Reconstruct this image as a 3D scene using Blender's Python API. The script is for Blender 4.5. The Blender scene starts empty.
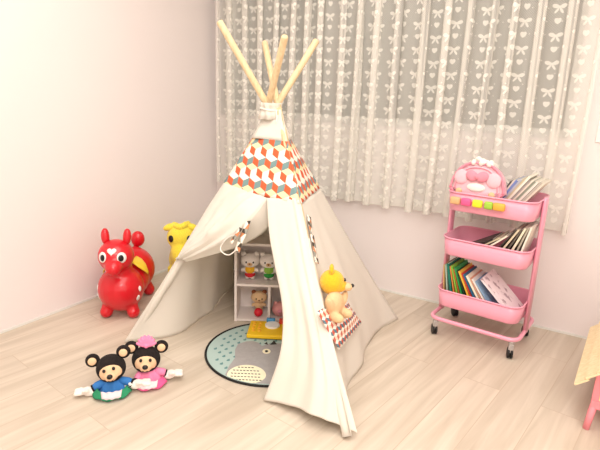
import bpy, bmesh, math, random
from mathutils import Vector, Matrix, Euler, noise
random.seed(7)
PI = math.pi
COL = bpy.context.scene.collection
V = Vector
# ------------------------------------------------------------------ camera
CF, YAW, PITCH, ROLL = 512.27, -0.5324, 0.26058, 0.03457
CAM = V((2.4527, -2.9265, 1.2345))
fw = V((math.sin(YAW)*math.cos(PITCH), math.cos(YAW)*math.cos(PITCH), -math.sin(PITCH)))
rt0 = V((math.cos(YAW), -math.sin(YAW), 0)); up0 = rt0.cross(fw)
rt = rt0*math.cos(ROLL)+up0*math.sin(ROLL); up = -rt0*math.sin(ROLL)+up0*math.cos(ROLL)
cd = bpy.data.cameras.new('camera'); cam = bpy.data.objects.new('camera', cd); COL.objects.link(cam)
cd.sensor_width = 36; cd.lens = CF*36/600; cd.clip_start = .05
m = Matrix((rt, up, -fw)).transposed().to_4x4(); m.translation = CAM; cam.matrix_world = m
bpy.context.scene.camera = cam
def ray(x, y): return fw+rt*((x-300)/CF)-up*((y-225)/CF)
def at_z(x, y, z=0.): d = ray(x, y); return CAM+d*((z-CAM.z)/d.z)
def at_plane(x, y, P, n): d = ray(x, y); return CAM+d*((P-CAM).dot(n)/d.dot(n))

# ------------------------------------------------------------------ materials
def clamp01(v): return max(0., min(1., v))
def srgb(r, g, b):
    f = lambda c: (c/255/12.92) if c/255 <= .04045 else ((c/255+.055)/1.055)**2.4
    return (f(r), f(g), f(b), 1)
class X:                                   # small node-expression helper
    nt = None
    def __init__(s, k): s.k = k
    def _m(op, *a):
        n = X.nt.nodes.new('ShaderNodeMath'); n.operation = op
        for i, q in enumerate(a):
            if isinstance(q, X): X.nt.links.new(q.k, n.inputs[i])
            else: n.inputs[i].default_value = q
        return X(n.outputs[0])
    def __add__(a, b): return X._m('ADD', a, b)
    __radd__ = __add__
    def __sub__(a, b): return X._m('SUBTRACT', a, b)
    def __rsub__(a, b): return X._m('SUBTRACT', b, a)
    def __mul__(a, b): return X._m('MULTIPLY', a, b)
    __rmul__ = __mul__
    def __truediv__(a, b): return X._m('DIVIDE', a, b)
    def lt(a, b): return X._m('LESS_THAN', a, b)
    def gt(a, b): return X._m('GREATER_THAN', a, b)
def fn(op, *a): return X._m(op, *a)
def newmat(name):
    mt = bpy.data.materials.new(name); mt.use_nodes = True
    X.nt = mt.node_tree; b = X.nt.nodes['Principled BSDF']; return mt, X.nt, b
def bump(nt, b, scale, strength, dist=.002, detail=3, coord='Object', stretch=None):
    tc = nt.nodes.new('ShaderNodeTexCoord'); n = nt.nodes.new('ShaderNodeTexNoise')
    n.inputs['Scale'].default_value = scale; n.inputs['Detail'].default_value = detail
    src = tc.outputs[coord]
    if stretch:
        mp = nt.nodes.new('ShaderNodeMapping'); mp.inputs['Scale'].default_value = stretch
        nt.links.new(src, mp.inputs[0]); src = mp.outputs[0]
    nt.links.new(src, n.inputs['Vector'])
    bp = nt.nodes.new('ShaderNodeBump'); bp.inputs['Strength'].default_value = strength; bp.inputs['Distance'].default_value = dist
    nt.links.new(n.outputs[0], bp.inputs['Height']); nt.links.new(bp.outputs[0], b.inputs['Normal'])
    return n
def mat(name, col, rough=.6, metal=0, var=.06, scale=30, bstr=.15, dist=.001, coat=0, sheen=0, spec=.5):
    mt, nt, b = newmat(name)
    n = bump(nt, b, scale, bstr, dist)
    mix = nt.nodes.new('ShaderNodeMix'); mix.data_type = 'RGBA'
    c = col if len(col) == 4 else srgb(*col)
    mix.inputs['A'].default_value = tuple(x*(1-var) for x in c[:3])+(1,)
    mix.inputs['B'].default_value = tuple(min(1, x*(1+var)) for x in c[:3])+(1,)
    nt.links.new(n.outputs[0], mix.inputs['Factor']); nt.links.new(mix.outputs['Result'], b.inputs['Base Color'])
    b.inputs['Roughness'].default_value = rough; b.inputs['Metallic'].default_value = metal
    b.inputs['Coat Weight'].default_value = coat; b.inputs['Sheen Weight'].default_value = sheen
    b.inputs['Specular IOR Level'].default_value = spec
    return mt
def ramp_const(nt, fac, cols):
    r = nt.nodes.new('ShaderNodeValToRGB'); r.color_ramp.interpolation = 'CONSTANT'
    el = r.color_ramp.elements
    while len(el) < len(cols): el.new(.5)
    for i, c in enumerate(cols): el[i].position = i/len(cols); el[i].color = srgb(*c)
    nt.links.new(fac.k, r.inputs[0]); return r.outputs[0]
def uvxy(nt, name='UV'):
    t = nt.nodes.new('ShaderNodeTexCoord'); s = nt.nodes.new('ShaderNodeSeparateXYZ')
    nt.links.new(t.outputs[name], s.inputs[0]); return X(s.outputs[0]), X(s.outputs[1])
def rhomb_mat(name, w, h, cols, shift=1.0):
    mt, nt, b = newmat(name)
    u, v = uvxy(nt)
    vv = v/h; row = fn('FLOOR', vv); z = fn('PINGPONG', vv, 1.0)
    uu = u/w+z*.62; cell = fn('FLOOR', uu)
    idx = fn('FLOORED_MODULO', cell+row*shift, float(len(cols)))/float(len(cols))+.02
    nt.links.new(ramp_const(nt, idx, cols), b.inputs['Base Color'])
    b.inputs['Roughness'].default_value = .85
    bump(nt, b, 900, .1, .0004)
    return mt
def cube_mat(name, sz, ys, A, B):
    mt, nt, b = newmat(name)
    u, v = uvxy(nt); v = v/ys; w = math.sqrt(3)*sz; h = 3*sz
    d = []
    for o in (.5, 0.):
        dx = fn('FLOORED_MODULO', u+o*w, w)-w/2; dy = fn('FLOORED_MODULO', v+o*h, h)-h/2
        d.append((dx, dy, dx*dx+dy*dy))
    sel = d[0][2].lt(0.); sel = fn('LESS_THAN', d[0][2], d[1][2])
    mixv = lambda p, q: q+(p-q)*sel
    X_ = mixv(d[0][0], d[1][0]); Y_ = mixv(d[0][1], d[1][1])
    ang = fn('ARCTAN2', Y_, X_)+(2*PI-PI/6)
    k = fn('FLOORED_MODULO', fn('FLOOR', ang/(2*PI/3)), 3.)
    idx = (k+3.*(1.-sel))/6.+.02
    nt.links.new(ramp_const(nt, idx, A+B), b.inputs['Base Color']); b.inputs['Roughness'].default_value = .85
    bump(nt, b, 900, .1, .0004); return mt
MT = {}
MT['cloth'] = mat('white_canvas', (246, 241, 230), .9, var=.015, scale=9, bstr=.35, dist=.006, sheen=.1)
def translucent(mt, amt):
    nt = mt.node_tree; b = nt.nodes['Principled BSDF']; out = nt.nodes['Material Output']
    tl = nt.nodes.new('ShaderNodeBsdfTranslucent'); mx = nt.nodes.new('ShaderNodeMixShader'); mx.inputs[0].default_value = amt
    src = b.inputs['Base Color'].links[0].from_socket; nt.links.new(src, tl.inputs[0])
    nt.links.new(b.outputs[0], mx.inputs[1]); nt.links.new(tl.outputs[0], mx.inputs[2]); nt.links.new(mx.outputs[0], out.inputs[0])
translucent(MT['cloth'], .26)
MT['rhomb'] = cube_mat('rhombus_print', .039, .95, [(248, 240, 226), (216, 96, 56), (118, 148, 148)], [(246, 226, 178), (216, 96, 56), (248, 240, 226)])
MT['rhomb_small'] = cube_mat('rhombus_patch_print', .020, 1., [(250, 244, 234), (206, 92, 72), (92, 134, 146)], [(250, 244, 234), (206, 110, 92), (236, 214, 190)])
MT['strip'] = rhomb_mat('tie_print', .02, .02, [(70, 60, 50), (248, 240, 226), (196, 130, 90), (248, 240, 226), (150, 150, 140)], 2)
def wood(name, c1, c2, scale=(2, 30, 30), rough=.6):
    mt, nt, b = newmat(name)
    n = bump(nt, b, 3, .1, .001, 5, stretch=scale)
    r = nt.nodes.new('ShaderNodeValToRGB'); r.color_ramp.elements[0].position = .3; r.color_ramp.elements[1].position = .7
    r.color_ramp.elements[0].color = srgb(*c1); r.color_ramp.elements[1].color = srgb(*c2)
    nt.links.new(n.outputs[0], r.inputs[0]); nt.links.new(r.outputs[0], b.inputs['Base Color'])
    b.inputs['Roughness'].default_value = rough; return mt
MT['pole'] = wood('pine_pole', (216, 188, 144), (234, 210, 170), (30, 30, 3))
MT['plywood'] = wood('plywood_roof', (232, 208, 160), (246, 228, 190), (3, 30, 30))
def wall_mat(name, c1, c2):
    mt, nt, b = newmat(name)
    n = bump(nt, b, 60, .08, .001); n2 = nt.nodes.new('ShaderNodeTexNoise'); n2.inputs['Scale'].default_value = .8
    tc = nt.nodes.new('ShaderNodeTexCoord'); nt.links.new(tc.outputs['Object'], n2.inputs['Vector'])
    mix = nt.nodes.new('ShaderNodeMix'); mix.data_type = 'RGBA'
    mix.inputs['A'].default_value = srgb(*c1); mix.inputs['B'].default_value = srgb(*c2)
    nt.links.new(n2.outputs[0], mix.inputs['Factor']); nt.links.new(mix.outputs['Result'], b.inputs['Base Color'])
    b.inputs['Roughness'].default_value = .75; return mt
MT['wall'] = wall_mat('wall_paint', (240, 232, 230), (242, 234, 232))
MT['ceil'] = wall_mat('ceiling_paint', (248, 244, 238), (250, 246, 240))
def floor_mat():
    mt, nt, b = newmat('pale_oak_laminate')
    tc = nt.nodes.new('ShaderNodeTexCoord'); mp = nt.nodes.new('ShaderNodeMapping')
    mp.inputs['Rotation'].default_value = (0, 0, math.radians(-90+PLANK))
    nt.links.new(tc.outputs['Object'], mp.inputs[0])
    br = nt.nodes.new('ShaderNodeTexBrick'); br.offset = .37
    br.inputs['Scale'].default_value = 1; br.inputs['Brick Width'].default_value = 1.25; br.inputs['Row Height'].default_value = .165
    br.inputs['Mortar Size'].default_value = .0018; br.inputs['Mortar Smooth'].default_value = .3; br.inputs['Bias'].default_value = 0
    br.inputs['Color1'].default_value = (0, 0, 0, 1); br.inputs['Color2'].default_value = (1, 1, 1, 1); br.inputs['Mortar'].default_value = (.5, .5, .5, 1)
    nt.links.new(mp.outputs[0], br.inputs['Vector'])
    # grain, shifted per plank
    sx = nt.nodes.new('ShaderNodeSeparateXYZ'); nt.links.new(mp.outputs[0], sx.inputs[0])
    cc = nt.nodes.new('ShaderNodeSeparateColor'); nt.links.new(br.outputs['Color'], cc.inputs[0])
    pid = X(cc.outputs[0])
    cb = nt.nodes.new('ShaderNodeCombineXYZ')
    nt.links.new((X(sx.outputs[0])*1.6+pid*17.).k, cb.inputs[0]); nt.links.new((X(sx.outputs[1])*22.).k, cb.inputs[1]); nt.links.new((pid*9.).k, cb.inputs[2])
    n = nt.nodes.new('ShaderNodeTexNoise'); n.inputs['Scale'].default_value = 1.; n.inputs['Detail'].default_value = 6; n.inputs['Distortion'].default_value = .6
    nt.links.new(cb.outputs[0], n.inputs['Vector'])
    r = nt.nodes.new('ShaderNodeValToRGB')
    r.color_ramp.elements[0].position = .3; r.color_ramp.elements[0].color = srgb(*FL1)
    r.color_ramp.elements[1].position = .72; r.color_ramp.elements[1].color = srgb(*FL2)
    nt.links.new(n.outputs[0], r.inputs[0])
    mix = nt.nodes.new('ShaderNodeMix'); mix.data_type = 'RGBA'; mix.blend_type = 'MULTIPLY'; mix.inputs['Factor'].default_value = 1
    tone = nt.nodes.new('ShaderNodeCombineColor')
    t = pid*.06+.94
    for i in range(3): nt.links.new(t.k, tone.inputs[i])
    nt.links.new(r.outputs[0], mix.inputs['A']); nt.links.new(tone.outputs[0], mix.inputs['B'])
    m2 = nt.nodes.new('ShaderNodeMix'); m2.data_type = 'RGBA'; m2.inputs['B'].default_value = srgb(176, 152, 126)
    f = X(br.outputs['Fac'])*.5; nt.links.new(f.k, m2.inputs['Factor']); nt.links.new(mix.outputs['Result'], m2.inputs['A'])
    nt.links.new(m2.outputs['Result'], b.inputs['Base Color'])
    b.inputs['Roughness'].default_value = .42; b.inputs['Specular IOR Level'].default_value = .4
    bp = nt.nodes.new('ShaderNodeBump'); bp.inputs['Strength'].default_value = .12; bp.inputs['Distance'].default_value = .001
    nt.links.new(n.outputs[0], bp.inputs['Height']); nt.links.new(bp.outputs[0], b.inputs['Normal'])
    return mt
PLANK = 8; FL1 = (198, 184, 165); FL2 = (222, 210, 193)
MT['floor'] = floor_mat()
def lace_mat():
    mt, nt, b = newmat('lace_sheer')
    u, v = uvxy(nt)
    W_, H_ = .086, .13
    colm = fn('FLOOR', u/W_)
    vs = v/H_+fn('FLOORED_MODULO', colm, 2.)*.5
    fx = (fn('FRACT', u/W_)-.5)*W_; fy = (fn('FRACT', vs)-.5)*H_
    # heart, lower in the cell
    hx = fx*(1/.013); hy = (fy+.036)*(1/.013)
    q = hx*hx+hy*hy-1.
    heart = (q*q*q-hx*hx*hy*hy*hy).lt(0.)
    # bow, upper in the cell: two loops, a knot, two tails
    ax = fn('ABSOLUTE', fx); by = fy-.030
    def ell(cx, cy, rx, ry, ang):
        c, s = math.cos(ang), math.sin(ang)
        dx = ax-cx; dy = by-cy
        p = (dx*c+dy*s)/rx; r = (dy*c-dx*s)/ry
        return (p*p+r*r).lt(1.)
    bow = fn('MAXIMUM', fn('MAXIMUM', ell(.0165, .004, .0145, .0095, .35), ell(0, 0, .006, .006, 0)), ell(.010, -.017, .0145, .0055, -1.0))
    dotx = (fn('FRACT', (u+.031)/.0625)-.5)*.0625; doty = (fn('FRACT', v/.06)-.5)*.06
    dots = (dotx*dotx+doty*doty).lt(.000008)
    motif = fn('MAXIMUM', fn('MAXIMUM', heart, bow), dots)
    # net ground: fine diamond mesh
    na = fn('ABSOLUTE', fn('FRACT', (u+v)*90.)-.5); nb = fn('ABSOLUTE', fn('FRACT', (u-v)*90.)-.5)
    net = fn('MAXIMUM', na, nb).gt(.40)
    op = fn('MINIMUM', fn('MAXIMUM', motif*.84, net*.2+OPB), 1.)
    out = nt.nodes['Material Output']
    tr = nt.nodes.new('ShaderNodeBsdfTransparent'); df = nt.nodes.new('ShaderNodeBsdfDiffuse'); tl = nt.nodes.new('ShaderNodeBsdfTranslucent')
    df.inputs[0].default_value = srgb(250, 248, 240); tl.inputs[0].default_value = srgb(250, 246, 238)
    m1 = nt.nodes.new('ShaderNodeMixShader'); m1.inputs[0].default_value = .1
    nt.links.new(df.outputs[0], m1.inputs[1]); nt.links.new(tl.outputs[0], m1.inputs[2])
    m2 = nt.nodes.new('ShaderNodeMixShader'); nt.links.new(op.k, m2.inputs[0])
    nt.links.new(tr.outputs[0], m2.inputs[1]); nt.links.new(m1.outputs[0], m2.inputs[2])
    nt.links.new(m2.outputs[0], out.inputs[0]); nt.nodes.remove(b)
    return mt
OPB = .42
MT['lace'] = lace_mat()
S = lambda k, *a, **kw: MT.__setitem__(k, mat(k, *a, **kw))
S('red_plastic', (216, 16, 34), .3, coat=.3, var=.02, scale=12, bstr=.05)
S('white_paint', (246, 244, 240), .5); S('black_paint', (18, 16, 16), .3); S('yellow_paint', (250, 212, 60), .4)
S('pink_metal', (244, 166, 188), .35, var=.01, bstr=.03, coat=.3)
S('chrome', (200, 200, 205), .2, 1); S('black_rubber', (22, 22, 24), .5)
S('yellow_plush', (250, 226, 72), 1, var=.12, scale=160, bstr=.9, dist=.004, sheen=.3)
S('gold_plush', (246, 186, 34), 1, var=.12, scale=160, bstr=.9, dist=.004, sheen=.3)
S('cream_plush', (232, 196, 150), 1, var=.08, scale=160, bstr=.8, dist=.004)
S('black_plush', (30, 23, 22), 1, var=.2, scale=200, bstr=.9, dist=.003)
S('tan_plush', (240, 200, 160), .95, var=.05, scale=200, bstr=.5, dist=.002)
S('white_plush', (248, 240, 232), 1, var=.05, scale=180, bstr=.8, dist=.003)
S('blue_cloth', (48, 118, 190), .8, scale=120); S('green_cloth', (36, 140, 96), .8, scale=120); S('lilac_cloth', (226, 210, 214), .8)
S('pink_cloth', (246, 138, 178), .85, scale=120, bstr=.4); S('hot_pink', (238, 92, 150), .8)
S('pale_pink', (244, 194, 204), .85, scale=90, bstr=.4); S('rose_cloth', (232, 148, 166), .85, scale=100)
S('shelf_white', (246, 236, 230), .5, var=.01); S('orange_toy', (244, 176, 44), .5); S('toy_yellow', (246, 200, 28), .45)
S('toy_blue', (70, 150, 200), .45); S('toy_red', (228, 70, 50), .45); S('ball_red', (220, 30, 50), .5)
S('yellow_shirt', (250, 190, 40), .8); S('red_cloth', (214, 40, 50), .8); S('lime_shirt', (150, 200, 80), .8); S('green_shorts', (50, 160, 70), .8)
S('peach_plush', (240, 168, 166), .9, scale=120, bstr=.5)
S('brown_plush', (150, 90, 56), 1, scale=160); S('mat_black', (22, 22, 22), .8)
S('mat_teal', (176, 198, 192), .9, scale=200); S('mat_drop', (100, 142, 142), .9); S('mat_grey', (168, 164, 162), .95, var=.14, scale=60, bstr=.4)
S('mat_cream', (246, 238, 206), .9); S('mat_dark', (52, 50, 48), .9); S('tan_wood', (226, 180, 130), .5)
S('green_block', (160, 205, 70), .5); S('orange_block', (240, 178, 70), .5); S('yellow_block', (250, 235, 50), .5); S('pink_block', (246, 96, 150), .5)
S('page', (240, 234, 220), .85, scale=300); S('frame_white', (232, 232, 226), .4); S('dark_outside', (84, 84, 76), 1)
S('string', (240, 236, 226), .9)
mtg, ntg, bg_ = newmat('window_glass'); bg_.inputs['Base Color'].default_value = (.8, .85, .82, 1); bg_.inputs['Roughness'].default_value = .05
bg_.inputs['Transmission Weight'].default_value = 1; bg_.inputs['IOR'].default_value = 1.2; MT['glass'] = mtg
_bk = {}
def colmat(c, rough=.5):
    if c not in _bk: _bk[c] = mat('cover_%d_%d_%d' % c, c, rough, var=.08, scale=25)
    return _bk[c]
# ------------------------------------------------------------------ mesh builder
class MB:
    def __init__(s): s.v = []; s.f = []; s.mi = []; s.mats = []; s.uv = {}
    def mid(s, m):
        if m not in s.mats: s.mats.append(m)
        return s.mats.index(m)
    def add(s, vs, fs, m, M=None, uvs=None):
        o = len(s.v); k = s.mid(m)
        s.v += [(M @ V(a)) if M else V(a) for a in vs]
        for i, f in enumerate(fs):
            s.f.append([a+o for a in f]); s.mi.append(k)
        if uvs:
            for i, u in enumerate(uvs): s.uv[o+i] = u
        return s
    def box(s, lo, hi, m, M=None):
        x0, y0, z0 = lo; x1, y1, z1 = hi
        vs = [(x0, y0, z0), (x1, y0, z0), (x1, y1, z0), (x0, y1, z0), (x0, y0, z1), (x1, y0, z1), (x1, y1, z1), (x0, y1, z1)]
        return s.add(vs, [(0, 3, 2, 1), (4, 5, 6, 7), (0, 1, 5, 4), (1, 2, 6, 5), (2, 3, 7, 6), (3, 0, 4, 7)], m, M)
    def tube(s, pts, r, m, n=12, closed=False, M=None, flat=None):
        pts = [V(p) for p in pts]; N = len(pts); rs = r if isinstance(r, (list, tuple)) else [r]*N
        vs = []; ref = None
        for i, p in enumerate(pts):
            if closed: t = pts[(i+1) % N]-pts[i-1]
            else: t = pts[min(i+1, N-1)]-pts[max(i-1, 0)]
            t.normalize()
            if ref is None: ref = V((0, 0, 1)) if abs(t.z) < .9 else V((1, 0, 0))
            a = t.cross(ref).normalized(); b = a.cross(t).normalized(); ref = b
            for k in range(n):
                q = 2*PI*k/n; fa = flat or 1
                vs.append(p+a*math.cos(q)*rs[i]+b*math.sin(q)*rs[i]*fa)
        fs = []
        for i in range(N if closed else N-1):
            j = (i+1) % N
            for k in range(n): fs.append((i*n+k, i*n+(k+1) % n, j*n+(k+1) % n, j*n+k))
        if not closed: fs += [tuple(range(n))[::-1], tuple((N-1)*n+k for k in range(n))]
        return s.add(vs, fs, m, M)
    def ell(s, c, r, m, M=None, rot=None, nu=24, nv=14):
        R = Euler(rot).to_matrix() if rot else Matrix.Identity(3); c = V(c)
        if not isinstance(r, (tuple, list)): r = (r, r, r)
        vs = [c+R @ V((0, 0, r[2]))]
        for i in range(1, nv):
            a = PI*i/nv
            for k in range(nu):
                q = 2*PI*k/nu; vs.append(c+R @ V((r[0]*math.sin(a)*math.cos(q), r[1]*math.sin(a)*math.sin(q), r[2]*math.cos(a))))
        vs.append(c-R @ V((0, 0, r[2]))); fs = []
        for k in range(nu): fs.append((0, 1+k, 1+(k+1) % nu)); e = len(vs)-1; b = 1+(nv-2)*nu; fs.append((e, b+(k+1) % nu, b+k))
        for i in range(nv-2):
            for k in range(nu): a = 1+i*nu; b = a+nu; fs.append((a+k, b+k, b+(k+1) % nu, a+(k+1) % nu))
        return s.add(vs, fs, m, M)
    def grid(s, fnc, nu, nv, m, uvf=None, M=None, closed=False):
        vs = []; uvs = []
        for j in range(nv+1):
            for i in range(nu+1):
                vs.append(V(fnc(i/nu, j/nv))); uvs.append(uvf(i/nu, j/nv) if uvf else (i/nu, j/nv))
        fs = [(j*(nu+1)+i, j*(nu+1)+i+1, (j+1)*(nu+1)+i+1, (j+1)*(nu+1)+i) for j in range(nv) for i in range(nu)]
        return s.add(vs, fs, m, M, uvs)
    def prism(s, pts, z0, z1, m, M=None):
        n = len(pts); vs = [(x, y, z0) for x, y in pts]+[(x, y, z1) for x, y in pts]
        fs = [tuple(range(n))[::-1], tuple(range(n, 2*n))]+[(i, (i+1) % n, n+(i+1) % n, n+i) for i in range(n)]
        return s.add(vs, fs, m, M)
    def loft(s, rings, m, M=None, cap=(True, True)):
        n = len(rings[0]); vs = [p for r in rings for p in r]; fs = []
        for j in range(len(rings)-1):
            for k in range(n): fs.append((j*n+k, j*n+(k+1) % n, (j+1)*n+(k+1) % n, (j+1)*n+k))
        if cap[0]: fs.append(tuple(range(n))[::-1])
        if cap[1]: fs.append(tuple((len(rings)-1)*n+k for k in range(n)))
        return s.add(vs, fs, m, M)
    def decal(s, c, r, d, upv, shape, m, off=1.015, M=None, rings=3):
        """a shape (list of 2D angles) laid on the ellipsoid c, r about the direction d"""
        c = V(c); d = V(d).normalized(); ri = V(upv).cross(d).normalized(); u_ = d.cross(ri)
        if not isinstance(r, (tuple, list)): r = (r, r, r)
        def P(a, b, o):
            q = (d+ri*a+u_*b).normalized(); return c+V((q.x*r[0], q.y*r[1], q.z*r[2]))*o
        cx = sum(a for a, b in shape)/len(shape); cy = sum(b for a, b in shape)/len(shape)
        n = len(shape); vs = [P(cx, cy, off+.01)]
        for k in range(1, rings+1):
            f = k/rings; vs += [P(cx+(a-cx)*f, cy+(b-cy)*f, off+.01*(1-f*f)) for a, b in shape]
        vs += [P(a, b, off-.04) for a, b in shape]
        fs = [(0, 1+i, 1+(i+1) % n) for i in range(n)]
        for k in range(rings):
            for i in range(n): a = 1+k*n; b = a+n; fs.append((a+i, b+i, b+(i+1) % n, a+(i+1) % n))
        return s.add(vs, fs, m, M)
    def build(s, name, parent=None, smooth=True, solid=0, bevel=0, remesh=0, sub=0, origin=None, auto=None, smoothit=0):
        me = bpy.data.meshes.new(name)
        o0 = V(origin) if origin else V((0, 0, 0))
        me.from_pydata([v-o0 for v in s.v], [], s.f)
        for m_ in s.mats: me.materials.append(m_)
        me.polygons.foreach_set('material_index', s.mi)
        me.polygons.foreach_set('use_smooth', [smooth]*len(s.f))
        if s.uv:
            ul = me.uv_layers.new(name='UVMap')
            for L in me.loops: ul.data[L.index].uv = s.uv.get(L.vertex_index, (0, 0))
        me.update()
        bm = bmesh.new(); bm.from_mesh(me); bmesh.ops.recalc_face_normals(bm, faces=bm.faces); bm.to_mesh(me); bm.free()
        o = bpy.data.objects.new(name, me); COL.objects.link(o)
        if parent: o.parent = parent
        if origin and not parent: o.location = o0
        if remesh:
            q = o.modifiers.new('r', 'REMESH'); q.mode = 'VOXEL'; q.voxel_size = remesh; q.use_smooth_shade = True
            if smoothit: q = o.modifiers.new('s', 'SMOOTH'); q.factor = .5; q.iterations = smoothit
        if solid: q = o.modifiers.new('t', 'SOLIDIFY'); q.thickness = solid; q.offset = 0
        if bevel: q = o.modifiers.new('b', 'BEVEL'); q.width = bevel; q.segments = 2; q.limit_method = 'ANGLE'; q.angle_limit = math.radians(50)
        if sub: q = o.modifiers.new('u', 'SUBSURF'); q.levels = sub; q.render_levels = sub
        return o
def tag(o, label=None, cat=None, group=None, kind=None):
    if label: o['label'] = label
    if cat: o['category'] = cat
    if group: o['group'] = group
    if kind: o['kind'] = kind
    return o
def thing(name, loc, label, cat, rz=0, group=None):
    o = bpy.data.objects.new(name, None); COL.objects.link(o); o.location = loc; o.rotation_euler = (0, 0, rz)
    o.empty_display_size = .05
    return tag(o, label, cat, group)
def plabel(o, l): o['label'] = l; return o
circ = lambda n, rx, ry=None, cx=0, cy=0: [(cx+rx*math.cos(2*PI*k/n), cy+(ry or rx)*math.sin(2*PI*k/n)) for k in range(n)]
def heart_shape(s, n=28): return [(s*.0625*16*math.sin(t)**3, s*.0625*(13*math.cos(t)-5*math.cos(2*t)-2*math.cos(3*t)-math.cos(4*t))) for t in [2*PI*k/n for k in range(n)]]
# ------------------------------------------------------------------ the room
RX, RY, RH = 4.3, -5.0, 2.6
def struct(name, mb, **k):
    o = mb.build(name, smooth=False, **k); o['kind'] = 'structure'; return o
struct('floor', MB().box((-.12, RY-.12, -.1), (RX+.12, .0, 0), MT['floor']))
struct('ceiling', MB().box((-.12, RY-.12, RH), (RX+.12, .3, RH+.1), MT['ceil']))
struct('wall_left', MB().box((-.12, RY, 0), (0, 0, RH), MT['wall']))
struct('wall_right', MB().box((RX, RY, 0), (RX+.12, 0, RH), MT['wall']))
struct('wall_front', MB().box((-.12, RY-.12, 0), (RX+.12, RY, RH), MT['wall']))
WX0, WX1, WZ0, WZ1 = .04, 2.27, 1.035, 2.25
w = MB()
w.box((-.12, 0, 0), (RX+.12, .25, WZ0), MT['wall']); w.box((-.12, 0, WZ1), (RX+.12, .25, RH), MT['wall'])
w.box((-.12, 0, WZ0), (WX0, .25, WZ1), MT['wall']); w.box((WX1, 0, WZ0), (RX+.12, .25, WZ1), MT['wall'])
struct('wall_back', w)
# thin pale skirting bead where the wall meets the floor
struct('baseboard_left', MB().box((0, RY, 0), (.006, 0, .012), MT['frame_white']))
struct('baseboard_back', MB().box((.006, -.006, 0), (RX, 0, .012), MT['frame_white']))
wn = bpy.data.objects.new('window_1', None); COL.objects.link(wn); wn.location = (WX0, .12, WZ0); wn['kind'] = 'structure'
fr = MB(); W_, H_ = WX1-WX0, WZ1-WZ0; t = .035
fr.box((0, 0, 0), (W_, .05, t), MT['frame_white']); fr.box((0, 0, H_-t), (W_, .05, H_), MT['frame_white'])
fr.box((0, 0, t), (t, .05, H_-t), MT['frame_white']); fr.box((W_-t, 0, t), (W_, .05, H_-t), MT['frame_white'])
fr.box((W_*.5-.02, 0, t), (W_*.5+.02, .05, H_-t), MT['frame_white'])
fr.build('window_frame', wn, smooth=False)
MB().box((t, .02, t), (W_*.5-.02, .026, H_-t), MT['glass']).build('window_pane', wn, smooth=False)
MB().box((W_*.5+.02, .02, t), (W_-t, .026, H_-t), MT['glass']).build('window_pane', wn, smooth=False)
# added backdrop wall outside the window, night dimness put into its dark colour
struct('night_backdrop', MB().box((-1.5, 1.3, .2), (4.2, 1.4, 3.2), MT['dark_outside']))
# light switch
sw = thing('light_switch', (2.43, -.0, 1.087), 'small white light switch plate on the wall right of the curtain', 'light switch')
MB().box((-.035, -.008, -.06), (.035, 0, .06), MT['white_paint']).build('plate', sw, smooth=False, bevel=.003)
MB().box((-.014, -.012, -.025), (.014, -.006, .025), MT['frame_white']).build('rocker', sw, smooth=False, bevel=.002)
# ------------------------------------------------------------------ curtains
def curtain(x0, x1, z0, z1, y0, n, seed, label):
    rnd = random.Random(seed)
    w = [rnd.uniform(.7, 1.35) for _ in range(n)]; tot = sum(w)
    amps = [(rnd.uniform(.026, .040), rnd.uniform(.022, .036)) for _ in range(n)]
    K = 18; pts = []
    acc = 0
    for i in range(n):
        for k in range(K):
            f = k/K; ph = 2*PI*f
            base = x0+(x1-x0)*(acc+w[i]*f)/tot
            a0, b0 = amps[i]; a1, b1 = amps[(i+1) % n]; aa = a0*(1-f)+a1*f; bb = b0*(1-f)+b1*f
            pts.append((base, ph, aa, bb))
        acc += w[i]
    pts.append((x1, 2*PI, amps[0][0], amps[0][1]))
    NV = 22; L = [0]
    P0 = [V((b+bb*math.sin(2*ph)*.7-bb*.75*math.sin(ph), -aa*math.cos(ph), 0)) for b, ph, aa, bb in pts]
    for i in range(1, len(P0)): L.append(L[-1]+(P0[i]-P0[i-1]).length)
    mb = MB(); N = len(pts)-1
    def f(u, v):
        i = round(u*N); b, ph, aa, bb = pts[i]; z = z1+(z0-z1)*v
        g = .85+.35*v+.1*math.sin(v*5+i*.09+seed); sway = .012*math.sin(v*3.1+b*9+seed)*v
        return (b+(bb*math.sin(2*ph)*.7-bb*.75*math.sin(ph))*g+sway, y0-aa*math.cos(ph)*g, z+.004*math.sin(b*23))
    mb.grid(f, N, NV, MT['lace'], lambda u, v: (L[round(u*N)], z1+(z0-z1)*v))
    root = thing('lace_curtain', ((x0+x1)/2, y0, z0), label, 'curtain', 0, 'lace curtains at the window')
    mb.v = [v-root.location for v in mb.v]
    mb.build('sheer_panel', root)
    # turned hem
    hb = MB()
    hb.grid(lambda u, v: V(f(u, 1))+V((0, -.0025, .045*(1-v)-.001)), N, 2, MT['lace'], lambda u, v: (L[round(u*N)], z0+.045*(1-v)))
    hb.v = [v-root.location for v in hb.v]; hb.build('hem', root)
curtain(.085, 1.128, .565, 2.33, -.072, 9, 3, 'white lace curtain with bow and heart pattern hanging behind the tent')
curtain(1.128, 2.348, .565, 2.33, -.072, 10, 11, 'white lace curtain with bow and heart pattern hanging behind the pink trolley')
rod = thing('curtain_rod', (1.2, -.1, 2.35), 'white curtain rod above the window carrying the lace curtains', 'curtain rod')
MB().tube([(-1.19, 0, 0), (1.25, 0, 0)], .012, MT['white_paint']).build('pole', rod)
for sx in (-1.1, 1.15): MB().box((sx-.01, 0, -.012), (sx+.01, .1, .012), MT['white_paint']).build('bracket', rod, smooth=False)
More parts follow.
